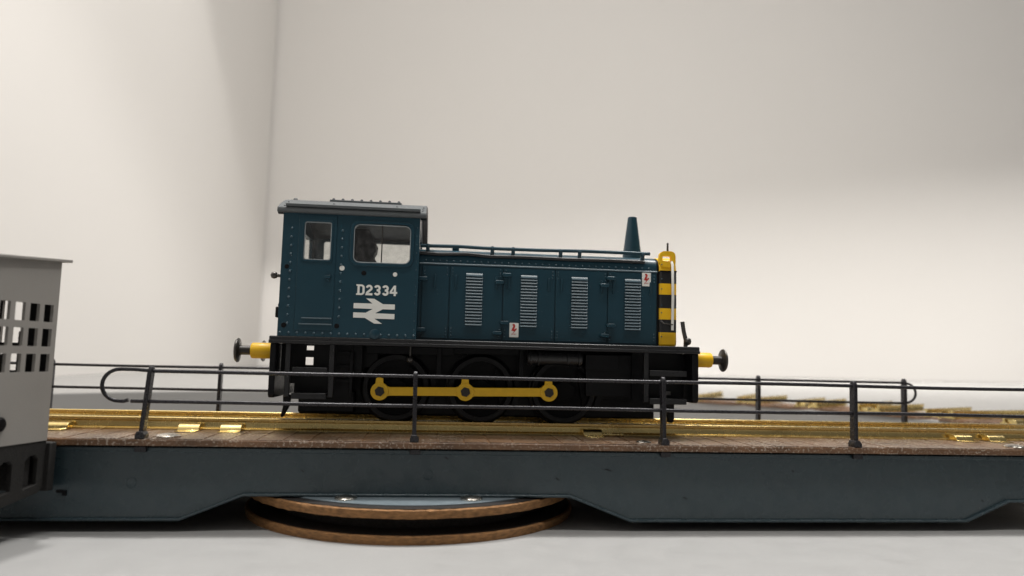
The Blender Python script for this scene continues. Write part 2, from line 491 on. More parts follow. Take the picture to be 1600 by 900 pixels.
def bend(xc, y, zt, zb, sgn, rx, n=14):
    zc, rz = (zt + zb) / 2, (zt - zb) / 2
    return [(xc + sgn * rx * math.sin(math.pi * i / n), y, zc + rz * math.cos(math.pi * i / n)) for i in range(n + 1)]
YF = 24.35
near = thing('railing', 'black wire railing along the front edge of the deck with hooked left end', 'railing', (20, -YF, -2.5), 'railings of the turntable deck')
ORG[near] = (20, -YF, -2.5)
for xp, ln in ((-65.0, 0.9), (-15.45, -0.2), (33.45, -0.15), (73.55, 0.1)):
    post_parts(near, xp, -YF, ln)
b = bend(-69.5, -YF, 9.95, 4.15, -1, 3.1)
MB().tube(wavy(XR, -63.5, -YF, 9.75, .09) + [(-67, -YF, 9.95)] + b + [(-68.6, -YF, 4.1), (-67.8, -YF, 4.35)], 0.36).build('top_wire', 'wire', near, angle=60)
MB().tube(wavy(XR, -67.3, -YF, 4.15, .09, ph=1.3), 0.36).build('bottom_wire', 'wire', near, angle=60)
far = thing('railing', 'black wire railing along the back edge of the deck with looped right end', 'railing', (0, YF, -2.5), 'railings of the turntable deck')
for xp in (-105.2, -65.2, -16, 33.4, 75.8, 118.2):
    post_parts(far, xp, YF, 0.15 if xp > 0 else 0)
lp = wavy(XL + 2, 118, YF, 9.6, .10, ph=.5) + bend(118.6, YF, 9.5, 4.1, 1, 3.2) + wavy(118, XL + 2, YF, 4.05, .10, ph=2)
MB().tube(lp, 0.34).build('looped_wire', 'wire', far, angle=60)

# ------------------------------------------------------------------ control cabin (its own turned frame; +X out of the seen wall, -Y towards the camera)
cab = thing('control_cabin', 'grey control cabin with small square windows standing at the left end of the bridge', 'cabin', (-79.5, -28.0, -2.7), rz=R(-14.2))
CW, CD, TH = 23.0, 26.6, 0.6
cols_ = [(-(1.08 + 3.1 * k) - 2.08, -(1.08 + 3.1 * k)) for k in range(8)]
rows_ = [(20.72, 23.78), (16.42, 19.52), (12.02, 15.12)]
holes = [rrect(a, b, z0, z1, 0.12, 2) for a, b in cols_ for z0, z1 in rows_]
zt0, zt1 = 31.6, 29.6                                      # the wall top drops gently towards the camera
side = [(-CD, 0), (0, 0), (0, zt0), (-CD, zt1)]
w1 = MB().prism(side, 'x', -TH, 0, holes).build('side_wall', 'cabin', cab)
w2 = MB().prism(side, 'x', -CW, -CW + TH, holes).build('side_wall', 'cabin', cab)
endw = [(-CW + TH, 0), (-TH, 0), (-TH, zt0), (-CW + TH, zt0)]
MB().prism(endw, 'y', -TH, 0, [rect(-10.7, -5.3, 16.9, 24.6), rect(-10.7, -5.3, 12.0, 16.2), rect(-18.6, -13.0, 12.2, 24.6)]).build('end_wall', 'cabin', cab)
MB().prism([(a + (.05 if a < -5 else -.05), z - (.3 if z > 5 else -.8)) for a, z in endw], 'y', -TH - .15, -TH - .01, [rect(-10.6, -5.4, 17.0, 24.5), rect(-10.6, -5.4, 12.1, 16.1), rect(-18.5, -13.1, 12.3, 24.5)]).build('dark_inner_sheet', 'hole', cab)  # near-black sheet added to darken the interior behind the windows
MB().prism([(a, z - (2.0 if z > 5 else 0)) for a, z in endw], 'y', -CD, -CD + TH, [rect(-16, -7, 12.2, 23)]).build('end_wall', 'cabin', cab)
MB().add([(x_, y_, zt0 + (0.075 * y_) + d) for d in (0.02, 0.55) for x_, y_ in ((-CW - 1.2, -CD - 2), (0.9, -CD - 2), (0.6, 1.9), (-CW - 1.2, 1.9))],
         [(0, 1, 2, 3), (4, 5, 6, 7), (0, 1, 5, 4), (1, 2, 6, 5), (2, 3, 7, 6), (3, 0, 4, 7)]).build('roof', 'cabin', cab, 0.1)
MB().box(-CW + .7, -.7, -CD + .7, -.7, 0.1, 0.7).build('cabin_floor', 'hole', cab)
MB().box(-CW + .7, -.7, -CD + .7, -.8, 25.6, 25.9).build('cabin_ceiling', 'hole', cab)
MB().prism(rrect(-8.2, -6.2, 0.9, 15.0, .9), 'y', -3.4, -2.6).box(-3.6, -3.0, -4.4, -3.8, .6, 19).build('control_lever', 'cabin_base', cab, 0.2)
MB().lathe([(1.2, 0), (1.2, .3), (.9, .6), (0, .65)], (0, -10.6, 3.6), (1, 0, 0), 18).build('door_knob', 'hole', cab)
brk = [(-CD, -0.05), (0.1, -0.05), (0.1, -8.2), (-1.0, -8.9), (-8.8, -10.1), (-CD, -11.5)]
h1 = [(-4.3, -3.2), (-3.4, -2.4), (-2.2, -2.3), (-1.5, -3.0), (-1.5, -7.4), (-4.3, -7.9)]
hs = [[(a - 5.4 * k, z - .35 * k) for a, z in h1] for k in range(4)]
br = MB().prism(brk, 'x', -1.1, -.15, hs).build('bracket', 'cabin_base', cab, 0.15)
MB().prism(brk, 'x', -CW + .2, -CW + 1.2, hs).build('bracket', 'cabin_base', cab, 0.15)
MB().box(-CW + 1.3, -1.2, -3.2, -2.0, -8.4, -0.06).box(-CW + 1.3, -1.2, -14, -13, -9.4, -0.06).build('bracket_rib', 'cabin_base', cab, 0.1)
MB().box(-7.5, 0.7, 0.15, 1.6, -8.8, -0.35).build('bracket_foot', 'cabin_base', cab, 0.25)

# ------------------------------------------------------------------ track stubs on the rim of the well
stub_looks = [(13, 34, 'long brass track stub nearest the right edge on the white rim'),
              (21.5, 26, 'brass track stub on the rim behind the looped end of the back railing'),
              (29.5, 22, 'brass track stub on the rim left of the looped railing end'),
              (37.5, 24, 'brass track stub on the rim midway between locomotive and looped railing end'),
              (45.5, 20, 'brass track stub on the rim just right of the locomotive buffer')]
for ang, ln, lab in stub_looks:
    a = R(ang)
    t = thing('track_stub', lab, 'track', (CX + 171.2 * math.cos(a), 171.2 * math.sin(a), RIM), 'brass track stubs round the well rim', a)
    t.rotation_euler.z += R(random.uniform(-7, 7)); t.rotation_euler.y = R(random.uniform(-2.2, -0.2))
    for s in (-1, 1):
        ext = random.uniform(-3, 6)
        MB().prism(rail_profile(s * 8.25, 3.3), 'x', 0.3, ln + ext).build('rail', 'brass', t, angle=25)
        for xo in (3.0, 11.5):
            q = place('rail_pad', pm, t, (xo, s * 8.25, 3.25), (0, 0, 0 if s < 0 else math.pi), bevel=0.1)
    MB().box(0.4, ln * .8, -13, 13, -0.3, 0.65).build('sleeper_base', 'deck', t, 0.1)
    for k in range(int(ln * .8 / 5)):
        MB().box(1.2 + k * 5, 3.8 + k * 5, -13.6, 13.6, 0.66, 0.85).build('sleeper', 'deck', t, 0.05)

# ------------------------------------------------------------------ locomotive
lo = thing('shunting_locomotive', 'dark blue model diesel shunter with grey cab roof and wasp striped nose on the turntable', 'locomotive', (0, 0, 0))
W = 16.9
# frames, footplate, buffer beams
fp = MB().box(-45.0, 43.8, -17.0, 17.0, 15.7, 17.05).build('footplate', 'charcoal', lo, 0.25, seg=3)
MB().box(-45.02, 43.82, -17.12, -16.9, 15.55, 16.2).box(-45.02, 43.82, 16.9, 17.12, 15.55, 16.2).build('valance', 'charcoal', fp, 0.08)
for s in (-1, 1):
    MB().prism([(-36.0, 15.6), (41.5, 15.6), (41.5, 9), (36, 5.0), (-31, 5.0), (-36.0, 9.5)], 'y', s * 5.6, s * 6.4).build('frame_plate', 'black', lo, 0.1)
for nm, x0, x1, zb in (('l', -44.7, -43.5, 4.75), ('r', 42.2, 43.6, 5.2)):
    MB().prism([(-16.8, 15.6), (16.8, 15.6), (16.8, zb + .6), (16.2, zb), (-16.2, zb), (-16.8, zb + .6)], 'x', x0, x1).build('buffer_beam', 'black', lo, 0.2)
MB().box(-30, 40, -5.5, 5.5, 6.5, 15.6).build('frame_stretcher', 'black', lo)
for s in (-1, 1):                                          # gear that fills the gap between footplate and wheels
    MB().box(-29.5, -27.0, s * 10.8, s * 11.8, 9, 15.6).box(-11.6, -10.6, s * 10.2, s * 11.0, 9, 15.6).box(6.0, 7.0, s * 10.2, s * 11, 9, 15.6)         .box(-31, -24, s * 8, s * 9.2, 11, 15.6).box(20.5, 31.5, s * 9.5, s * 11.5, 6.0, 15.0).box(20.0, 27.2, s * 11.5, s * 13.0, 11.6, 14.9)         .box(-26.5, -8, s * 9.9, s * 10.3, 14.0, 15.6).box(-8, 20, s * 9.9, s * 10.3, 14.4, 15.6).build('frame_bracket', 'black', lo, 0.1)
    for xc in (-20, -2, 16):                                # springs and brake shoes
        m = MB()
        for k in range(4):
            m.box(xc - 5 + k, xc + 5 - k, s * 6.5, s * 7.6, 13.2 + k * .45, 13.6 + k * .45)
        m.build('leaf_spring', 'black', lo)
        m = MB()
        m.prism([(xc + 7.4 * math.cos(R(t_)), 7 + 7.4 * math.sin(R(t_))) for t_ in (-25, -10, 5, 20)] + [(xc + 8.6 * math.cos(R(t_)), 7 + 8.6 * math.sin(R(t_))) for t_ in (20, 5, -10, -25)], 'y', s * 7.6, s * 9.4)
        m.box(xc + 8.3, xc + 8.9, s * 8.2, s * 8.8, 5, 14)
        m.build('brake_shoe', 'black', lo, 0.08)
# wheels
for xc in (-20.0, -2.0, 16.0):
    for s in (-1, 1):
        d = (0, s, 0)
        tyre = MB().lathe([(5.9, 2.6), (6.85, 2.6), (7.0, 2.45), (7.02, .75), (7.55, .45), (7.6, .15), (7.4, 0), (5.9, 0), (5.9, 2.6)], (xc, s * 7.25, 7.0), d, 56, caps=False)
        w = MB().lathe([(0, .5), (5.88, .5), (5.88, 2.2), (5.4, 2.0), (2.2, 2.15), (2.1, 2.7), (1.2, 2.75), (1.1, 3.0), (0, 3.0)], (xc, s * 7.25, 7.0), d, 48).build('wheel', 'wheel', lo)
        tyre.build('tyre', 'tyre', w, 0.05)
        if s < 0:
            m = MB()
            m.prism([(xc + 5.3 * math.cos(R(t_)), 7 + 5.3 * math.sin(R(t_))) for t_ in range(-40, 61, 10)] , 'y', -10.2, -9.3)
            m.build('balance_weight', 'wheel', w, 0.1)
        m = MB().prism([(xc - 3.4 + 1.6 * math.cos(R(t_)), 6.4 + 1.6 * math.sin(R(t_))) for t_ in range(80, 281, 20)] + [(xc, 4.8), (xc + 2.1, 6.0), (xc + 2.1, 8), (xc, 9.2)], 'y', s * 9.2, s * 11.2)
        m.build('crank', 'wheel', w, 0.15)
    MB().cyl((xc, -7.3, 7), (xc, 7.3, 7), 1.2).build('axle', 'black', lo)
# coupling rods
for s in (-1, 1):
    pins = [(-23.1, 6.25), (-5.45, 6.45), (12.2, 6.65)]
    rod = MB()
    zz = lambda x_: 6.45 + (x_ + 5.45) * 0.0113
    for i, (px, pz) in enumerate(pins):
        ring = [(px + 1.85 * math.cos(R(t_)), pz + 1.85 * math.sin(R(t_))) for t_ in range(0, 360, 15)]
        rod.prism(ring, 'y', s * 12.2, s * 13.35)
        rod.prism([(px - .95, pz + 1.3), (px + .75, pz + 1.3), (px + .62, pz + 2.75), (px + .2, pz + 2.75), (px + .1, pz + 2.95), (px - .4, pz + 2.95), (px - .5, pz + 2.75), (px - .8, pz + 2.75)], 'y', s * 12.3, s * 13.28)
    for (ax, az), (bx, bz) in zip(pins, pins[1:]):
        rod.prism([(ax + 1.2, az - 1.1), (ax + 2.0, az - .86), (bx - 2.0, bz - .86), (bx - 1.2, bz - 1.1), (bx - 1.2, bz + 1.2), (bx - 2.0, bz + .92), (ax + 2.0, az + .92), (ax + 1.2, az + 1.2)], 'y', s * 12.35, s * 13.2)
    ro = rod.build('coupling_rod', 'rod', lo, 0.08)
    for px, pz in pins:
        MB().lathe([(1.05, 0), (1.05, 2.35), (.95, 2.45), (0, 2.45)], (px, s * 11.15, pz), (0, s, 0), 6).build('crank_pin', 'pin', ro, 0.08)
# buffers
for xs, x0 in ((-1, -44.7), (1, 43.6)):
    for s in (-1, 1):
        zc = 14.0 if xs < 0 else 14.35
        d = (xs, 0, 0)
        bu = MB().lathe([(1.5, 0), (1.5, .7), (1.62, .9), (1.62, 4.5), (1.5, 4.75), (1.0, 4.8), (0, 4.8)], (x0, s * 11.5, zc), d, 28).build('buffer', 'yellow', lo)
        MB().cyl((x0 + xs * 4.8, s * 11.5, zc), (x0 + xs * 7.4, s * 11.5, zc), 0.95, n=20).build('buffer_shank', 'pin', bu)
        MB().lathe([(.9, 0), (1.6, .25), (2.45, .35), (2.5, .55), (2.3, .8), (1.2, 1.0), (0, 1.05)], (x0 + xs * 7.0, s * 11.5, zc), d, 32).build('buffer_head', 'grey_metal', bu)
# step wells
def steps(x0, x1, treads, s, straps, back=None):
    for sx in straps:
        o = MB().box(sx - .5, sx + .5, s * 15.6, s * 16.6, treads[-1] - .5, 15.6).build('step_hanger', 'charcoal', lo, 0.1)
    for z in treads:
        MB().box(x0, x1, s * 12.2, s * 16.5, z - .25, z + .25).box(x0, x1, s * 16.3, s * 16.75, z - .9, z + .3).build('step_tread', 'charcoal', o, 0.08)
    if back:
        MB().prism(*back).build('step_back', 'black', o)
bh = [rect(-38.4, -36.9, 14.35, 15.3), rect(-38.5, -36.9, 11.3, 12.9)]
steps(-40.2, -33.4, (10.6, 5.5), -1, (-41.2, -32.6), ([(-43.4, 15.6), (-29.0, 15.6), (-29.0, 5.0), (-40.5, 5.0), (-40.5, 7.5), (-42.2, 7.5), (-42.2, 9.0), (-43.4, 9.0)], 'y', -12.1, -11.6, bh))
steps(-40.2, -33.4, (10.6, 5.5), 1, (-32.6,))
steps(33.0, 41.0, (11.6, 5.75), -1, (32.3,), ([(30.5, 15.6), (42.0, 15.6), (42.0, 5.6), (30.5, 5.0)], 'y', -12.1, -11.6, [rect(37.4, 39.2, 6.6, 7.4), rect(36.9, 38.9, 9.0, 9.45)]))
steps(33.0, 41.0, (11.6, 5.75), 1, (32.3,))
m = MB()
for z in (8.3, 11.2, 14.0):
    m.box(-32.0, -29.0, -13.0, -12.3, z - .3, z + .3)
m.box(-29.4, -28.7, -13.2, -12.2, 5.2, 14.3).build('ladder', 'black', lo, 0.08)
MB().prism([(-43.2, 5.0), (-41.6, 5.0), (-41.9, 2.6), (-43.0, .4), (-43.5, .4), (-43.1, 2.6)], 'y', -9.2, -7.8).build('guard_iron', 'black', lo, 0.15)
MB().prism([(38.9, 6.0), (40.9, 6.0), (40.9, .9), (40.4, .4), (39.6, .4), (39.3, 3)], 'y', -9.2, -7.8).build('guard_iron', 'black', lo, 0.15)
MB().box(-40.5, 37.5, -5.4, 5.4, 0.9, 6.4).build('gearbox_casing', 'black', lo, 0.3)
MB().box(-40.0, -28.5, -9.5, 9.5, 1.5, 6.0).build('cab_weight', 'black', lo, 0.3)
tank = MB().lathe([(0, 0), (1.3, 0), (1.5, .2), (1.5, 11.7), (1.3, 11.9), (0, 11.9)], (7.4, -12.6, 14.0), (1, 0, 0), 24).build('air_tank', 'charcoal', lo)
for xb in (7.9, 9.6, 15.9, 18.3):
    MB().lathe([(1.5, 0), (1.78, .05), (1.78, .5), (1.5, .55)], (xb, -12.6, 14.0), (1, 0, 0), 24).build('tank_band', 'charcoal', tank)
MB().dome((-17.2, -11.3, 12.9), (0, -1, 0), .75, n=12).cyl((-17.2, -11.0, 13), (-17.2, -11.0, 15.6), .25).build('lubricator', 'grey_metal', lo)

# ---- cab
X0, X1 = -43.5, -16.0
outer = rect(X0, X1, 17.05, 42.2)
win1 = rrect(-39.2, -33.75, 32.5, 40.35, .5)
win2 = rrect(-29.35, -17.75, 32.3, 40.3, 1.3)
cb = MB()
for s in (-1, 1):
    cb.prism(outer, 'y', s * (W - .9), s * W, [win1, win2] if s < 0 else [rrect(-40.2, -33.75, 32.5, 41.4, .5), rrect(-29.35, -17.75, 32.3, 41.4, 1.3)])
def arc(yh, z0, sag, n=24):
    r = (yh * yh + sag * sag) / (2 * sag)
    return [(-yh + 2 * yh * i / n, z0 - r + sag + math.sqrt(max(0, r * r - (-yh + 2 * yh * i / n) ** 2))) for i in range(n + 1)]
endp = [(W - .9, 17.05)] + [(-p[0], p[1]) for p in arc(W - .9, 42.2, 3.6)] + [(-(W - .9), 17.05)]
cb.prism(endp, 'x', X0, X0 + .8, [rrect(-14.5, -2, 31.5, 41.2, .8), rrect(2, 14.5, 31.5, 41.2, .8)])
cb.prism(endp, 'x', X1 - .8, X1, [rrect(-11.5, 11.5, 37.6, 41.2, .8)])
cab_o = cb.build('cab', 'blue', lo, 0.10)
for s in (-1,):                                             # a proud door with its own opening, and raised window surrounds
    y0, y1 = sorted((s * (W + .005), s * (W + .2)))
    dr = MB().prism(rect(-40.3, -32.75, 18.3, 41.6), 'y', y0, y1, [win1]).build('cab_door', 'blue', cab_o, 0.08)
    ya, yb = sorted((s * (W + .21), s * (W + .38)))
    MB().prism(rrect(-39.55, -33.4, 32.15, 40.7, .6), 'y', ya, yb, [rrect(-39.2, -33.75, 32.5, 40.35, .5)]).build('window_frame', 'blue', dr, 0.07)
    MB().box(-34.7, -33.5, s * (W + .2), s * (W + .75), 28.8, 29.5).box(-34.3, -33.7, s * (W + .2), s * (W + .5), 28.2, 29.0).build('door_handle', 'blue', dr, 0.1)
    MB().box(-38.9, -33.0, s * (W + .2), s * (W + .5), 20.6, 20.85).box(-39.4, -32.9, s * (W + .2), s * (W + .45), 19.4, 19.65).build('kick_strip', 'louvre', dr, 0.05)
    ya, yb = sorted((s * (W + .005), s * (W + .32)))
    MB().prism(rrect(-30.0, -17.1, 31.65, 40.95, 1.7), 'y', ya, yb, [rrect(-29.35, -17.75, 32.3, 40.3, 1.3)]).build('window_frame', 'blue', cab_o, 0.09)
    ya, yb = sorted((s * (W - .75), s * (W - .45)))
    MB().prism(rrect(-39.3, -33.65, 32.4, 40.45, .5), 'y', ya, yb).build('window_pane', 'glass', cab_o)
    MB().prism(rrect(-29.45, -17.65, 32.2, 40.4, 1.3), 'y', ya, yb).build('window_pane', 'glass', cab_o)
    ya, yb = sorted((s * (W - .3), s * (W + .10)))
    for nm_, (xa, xb, za, zb, rad) in (('a', (-39.2, -33.75, 32.5, 40.35, .5)), ('b', (-29.35, -17.75, 32.3, 40.3, 1.3))):
        MB().prism(rrect(xa + .02, xb - .02, za + .02, zb - .02, rad), 'y', ya, yb, [rrect(xa + .2, xb - .2, za + .2, zb - .2, max(.3, rad - .2))]).build('glazing_edge', 'edge', cab_o, 0.06)
    MB().box(-23.75, -23.5, s * (W - .44), s * (W - .3), 32.3, 40.3).build('sliding_sash', 'grey_metal', cab_o)
rv = MB()
for s in (-1, 1):
    for xa, zs in ((-41.65, [19.6 + 1.75 * i for i in range(12)]), (-31.6, [21.2 + 1.76 * i for i in range(11)])):
        for z in zs: rv.dome((xa, s * W, z), (0, s, 0), .30, .30)
    for k in range(17):
        xx = -42.9 + k * 1.65
        rv.dome((xx, s * (W), 17.75), (0, s, 0), .30, .30)
    for k in range(13): rv.dome((-16.5, s * W, 19 + 1.75 * k), (0, s, 0), .13)
stuff(rv.build('rivets', 'rivet', cab_o, angle=80))
for nm, xx, zz_, r_, mt in (('bolt_hole', -42.3, 31.0, .46, 'hole'), ('bolt_hole', -42.3, 19.2, .5, 'hole'), ('bolt_hole', -31.9, 19.3, .5, 'hole'), ('bolt_hole', -27.0, 30.2, .5, 'hole'),
                            ('white_dot', -31.4, 31.05, .52, 'white'), ('white_dot', -20.7, 30.15, .45, 'white')):  # white dots on the cab side
    MB().lathe([(r_, 0), (r_, .06), (r_ * .9, .1), (0, .1)], (xx, -W, zz_), (0, -1, 0), 16).build(nm, mt, cab_o)
MB().lathe([(1.05, 0), (1.05, .2), (.9, .3), (0, .32)], (-24.3, -W, 17.9), (0, -1, 0), 24).build('access_cap', 'blue', cab_o)
# the running number and the double arrow
def ribbon(m, pts, w, y0, y1):
    P = [Vector(p) for p in pts]
    L_, R_ = [], []
    for i, p in enumerate(P):
        d0 = (P[i] - P[i - 1]).normalized() if i else None
        d1 = (P[i + 1] - P[i]).normalized() if i < len(P) - 1 else None
        d0 = d0 or d1; d1 = d1 or d0
        n = Vector((-(d0.y + d1.y), d0.x + d1.x)).normalized()
        k = w / 2 / max(.45, n.dot(Vector((-d0.y, d0.x))))
        L_.append(p + n * k); R_.append(p - n * k)
    for i in range(len(P) - 1):
        m.prism([L_[i], L_[i + 1], R_[i + 1], R_[i]], 'y', y0, y1)
def arcp(cx, cz, rx, rz, a0, a1, n=10):
    return [(cx + rx * math.cos(R(a0 + (a1 - a0) * i / n)), cz + rz * math.sin(R(a0 + (a1 - a0) * i / n))) for i in range(n + 1)]
YN = (-W - .06, -W - .006)
num = MB()
def glyph(ch, x, wd=1.38, z=25.72, h=2.15, t=.44):
    m = MB()
    if ch == 'D':
        o = [(x - .12, z), (x - .12, z + .3), (x + .12, z + .3), (x + .12, z + h - .3), (x - .12, z + h - .3), (x - .12, z + h)] + [(p[0], p[1]) for p in arcp(x + .85, z + h - .62, .72, .62, 90, 0, 6)] + arcp(x + .85, z + .62, .72, .62, 0, -90, 6)
        i_ = [(x + .56, z + .36), (x + .56, z + h - .36)] + arcp(x + .82, z + h - .62, .3, .26, 90, 0, 5) + arcp(x + .82, z + .62, .3, .26, 0, -90, 5)
        m.prism(o, 'y', YN[0], YN[1], [i_])
    elif ch == '2':
        c = x + wd / 2; r = wd / 2 - t / 2
        ribbon(m, arcp(c, z + h - r - t / 2, r, r, 172, -25, 10) + [(x + .3, z + .52), (x + .22, z + t / 2), (x + wd, z + t / 2)], t, *YN)
    elif ch == '3':
        c = x + wd / 2; r = wd / 2 - t / 2 - .02; q = (h - t) / 4
        ribbon(m, arcp(c, z + h - t / 2 - q, r, q, 165, -80, 12) + [(c - .12, z + h / 2)], t, *YN)
        ribbon(m, [(c - .12, z + h / 2 - .001)] + arcp(c, z + t / 2 + q, r, q, 80, -165, 12), t, YN[0] - .01, YN[1])
    else:
        m.prism([(x + .78, z + h), (x + 1.22, z + h), (x + 1.22, z + .86), (x + 1.5, z + .86), (x + 1.5, z + .46), (x + 1.22, z + .46), (x + 1.22, z), (x + .78, z), (x + .78, z + .46), (x - .05, z + .46), (x - .05, z + .86)], 'y', YN[0], YN[1], [[(x + .78, z + .87), (x + .78, z + 1.55), (x + .40, z + .87)]])
    return m
for ch, x_ in zip('D2334', (-28.25, -26.48, -24.85, -23.22, -21.62)):
    glyph(ch, x_).build('running_number', 'white', cab_o, angle=60)
arrow = [(-26.3, 25.05), (-24.7, 25.05), (-22.9, 24.0), (-20.5, 24.0), (-20.5, 22.95), (-22.9, 22.95), (-24.4, 22.1), (-20.5, 22.05), (-20.5, 21.0), (-24.5, 21.0),
         (-22.9, 20.0), (-24.5, 20.0), (-26.4, 21.1), (-28.75, 21.1), (-28.75, 22.15), (-26.3, 22.15), (-24.9, 22.95), (-28.75, 23.0), (-28.75, 24.05), (-25.0, 24.05)]
MB().prism(arrow, 'y', -W - .07, -W - .005).build('double_arrow_emblem', 'white', cab_o)
# inside the cab
MB().prism([(-33.9, 17.1), (-24.8, 17.1), (-25.4, 33.9), (-26.9, 36.4), (-26.3, 37.2), (-26.1, 38.8), (-27.0, 40.6), (-28.0, 42.5), (-33.6, 42.5)], 'y', 1.0, 6.5).build('control_stand', 'hole', cab_o, 0.3)
MB().box(X0 + .9, X1 - .9, -W + 1, W - 1, 17.1, 26.0).build('cab_floor', 'plate', cab_o)
# rear fittings
MB().cyl((-43.5, -12.5, 29.6), (-45.3, -12.5, 29.6), .4).lathe([(0, -.8), (.6, -.5), (.75, 0), (.6, .5), (0, .8)], (-45.6, -12.5, 29.6), (-1, 0, 0), 16).build('rear_lamp', 'grey_metal', cab_o)
MB().box(-44.6, -43.5, -14.5, -12.5, 20.8, 23.0).box(-44.2, -43.5, -14.3, -13.4, 23, 23.7).build('rear_junction_box', 'black', cab_o, 0.2)

# ---- cab roof
ro_out = [(-17.35, 41.95), (-17.62, 42.15), (-17.62, 42.7)] + arc(17.45, 43.05, 4.35) + [(17.62, 42.7), (17.62, 42.15), (17.35, 41.95)]
ro_in = arc(16.7, 42.0, 4.2)
roof = MB().prism(ro_out + ro_in[::-1], 'x', -44.7, -14.8).build('cab_roof', 'roof', lo, 0.25, seg=3)
lin_o, lin_i = arc(17.2, 42.75, 4.3), arc(16.4, 41.7, 4.15)
for xa, xb in ((-15.95, -14.72), (-44.6, -43.55)):
    MB().prism([(-17.3, 42.6), (-17.2, 41.85)] + lin_i + [(17.2, 41.85), (17.3, 42.6)] + lin_o[::-1], 'x', xa, xb).build('overhang_shade', 'black', roof)  # shade under the roof overhang put in as black strips
def arc_strip(x0, x1, ya, yb, lift, thick):
    pts = [p for p in arc(17.45, 43.05, 4.35, 60) if ya <= p[0] <= yb]
    return MB().prism([(p[0], p[1] + lift + thick) for p in pts] + [(p[0], p[1] + lift) for p in pts[::-1]], 'x', x0, x1)
hatch = arc_strip(-35.7, -20.5, -8.8, 8.8, -.05, .5).build('roof_hatch', 'roof', roof, 0.08)
zarc = lambda y: min(arc(17.45, 43.05, 4.35, 80), key=lambda p: abs(p[0] - y))[1]
rv = MB()
for k in range(8):
    rv.dome((-35.0 + k * 2.0, -7.9, zarc(-7.9) + .45), (0, -.25, 1), .34, .34)
stuff(rv.build('rivets', 'roof', hatch))
rv = MB()
for xx in (-43.4, -34.2, -21.2, -15.6):
    for y in (-16.6, -15.3, -13.6):
        rv.dome((xx + (y + 16.6) * .05, y, zarc(y) - .02), (0, -.45, 1), .25)
for xx in (-42.9,):
    rv.dome((xx, -8.5, zarc(-8.5)), (0, -.2, 1), .5)
stuff(rv.build('rivets', 'roof', roof))
for s in (-1, 1):
    MB().prism([(s * 16.9, 43.1), (s * 17.75, 43.25), (s * 17.75, 43.75), (s * 17.55, 43.75), (s * 17.5, 43.42), (s * 16.7, 43.4)], 'x', -43.0, -16.0).build('rain_gutter', 'roof', roof)

# ---- bonnet
half = [(12.5, 17.05), (12.5, 33.05), (12.72, 33.1), (12.72, 33.4), (12.35, 33.5), (12.3, 34.6), (12.0, 35.4), (11.3, 36.1), (10.2, 36.55), (8.0, 36.8), (4, 36.9)]
hp = [(-y, z) for y, z in half] + [(y, z) for y, z in reversed(half)]
hood = MB().prism(hp, 'x', X1 + .02, 35.75).build('bonnet', 'blue', lo, 0.08)
for s in (-1, 1):
    MB().tube([(-15.9, s * 12.74, 33.25), (35.7, s * 12.74, 33.25)], .2, 8).build('ledge_highlight', 'louvre', hood, angle=60)  # light tube added as the highlight along the bonnet ledge
rv = MB()
for s in (-1, 1):
    for k in range(34):
        rv.dome((-14.6 + k * 1.47, s * 12.33, 34.0), (0, s, 0), .23, .24)
stuff(rv.build('rivets', 'rivet', hood, angle=80))
def louvre_mesh(first=False):
    # a pressed slat: sharp lit upper lip leaning out, hollow beneath
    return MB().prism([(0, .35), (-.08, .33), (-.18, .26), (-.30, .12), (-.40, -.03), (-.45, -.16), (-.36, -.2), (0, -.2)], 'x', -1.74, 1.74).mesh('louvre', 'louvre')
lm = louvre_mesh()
lms = MB().box(-1.66, 1.66, -.05, 0, -5.4, 5.6).mesh('louvre_recess', 'hole')
edges = [-15.35, -9.45, 1.9, 13.2, 24.7, 35.6]
lx = [None, -4.25, 7.45, 18.45, 30.2]
for s in (-1, 1):
    rot = (0, 0, 0) if s < 0 else (0, 0, math.pi)
    for k in range(5):
        a, b = edges[k] + .12, edges[k + 1] - .12
        y0, y1 = sorted((s * 12.505, s * 12.8))
        d = MB().prism(rect(a, b, 17.5, 32.95), 'y', y0, y1).build('engine_door', 'blue', lo, 0.07)
        rv = MB()
        for xx in (a + .45, b - .45):
            for z in (18.2, 18.9, 19.6, 31.0, 31.7, 32.4):
                rv.dome((xx, s * 12.8, z), (0, s, 0), .16, .16, n=6)
        for i in range(6):
            rv.dome((random.uniform(a + 1, b - 1), s * 12.8, random.uniform(19, 31)), (0, s, 0), .08, n=5)
        stuff(rv.build('rivets', 'rivet', d, angle=80))
        for xx in ([a + 2.7] if k == 0 else [a + 1.2, b - 1.3]):
            MB().prism([(xx - .2, 30.9), (xx + .15, 31.0), (xx + .25, 30.4), (xx + .1, 28.2), (xx - .2, 28.1)], 'y', s * 12.8, s * 13.2).build('latch', 'blue', d, 0.08)
        if lx[k] is not None:
            place('louvre_recess', lms, d, (lx[k], s * 12.81, 25.7), rot)
            for i in range(17):
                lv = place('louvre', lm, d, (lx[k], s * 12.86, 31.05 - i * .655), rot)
                lv.scale = (1, 1, 1.35 if i == 0 else 1)
        for xh, zz_ in {0: ((a + .2, 29.9), (a + .1, 19.2)), 1: ((b - .7, 29.7), (b - .9, 18.9)), 2: ((a + .6, 31.3), (a + .3, 21.1)), 3: ((b - .7, 29.8), (b - .5, 19.0)), 4: ((a + .5, 31.4), (a + .5, 21.2))}[k]:
            MB().prism(rrect(xh - .95, xh + .95, zz_ - .4, zz_ + .42, .25, 3), 'y', s * 12.82, s * 13.75).build('hinge', 'blue', d, 0.12)
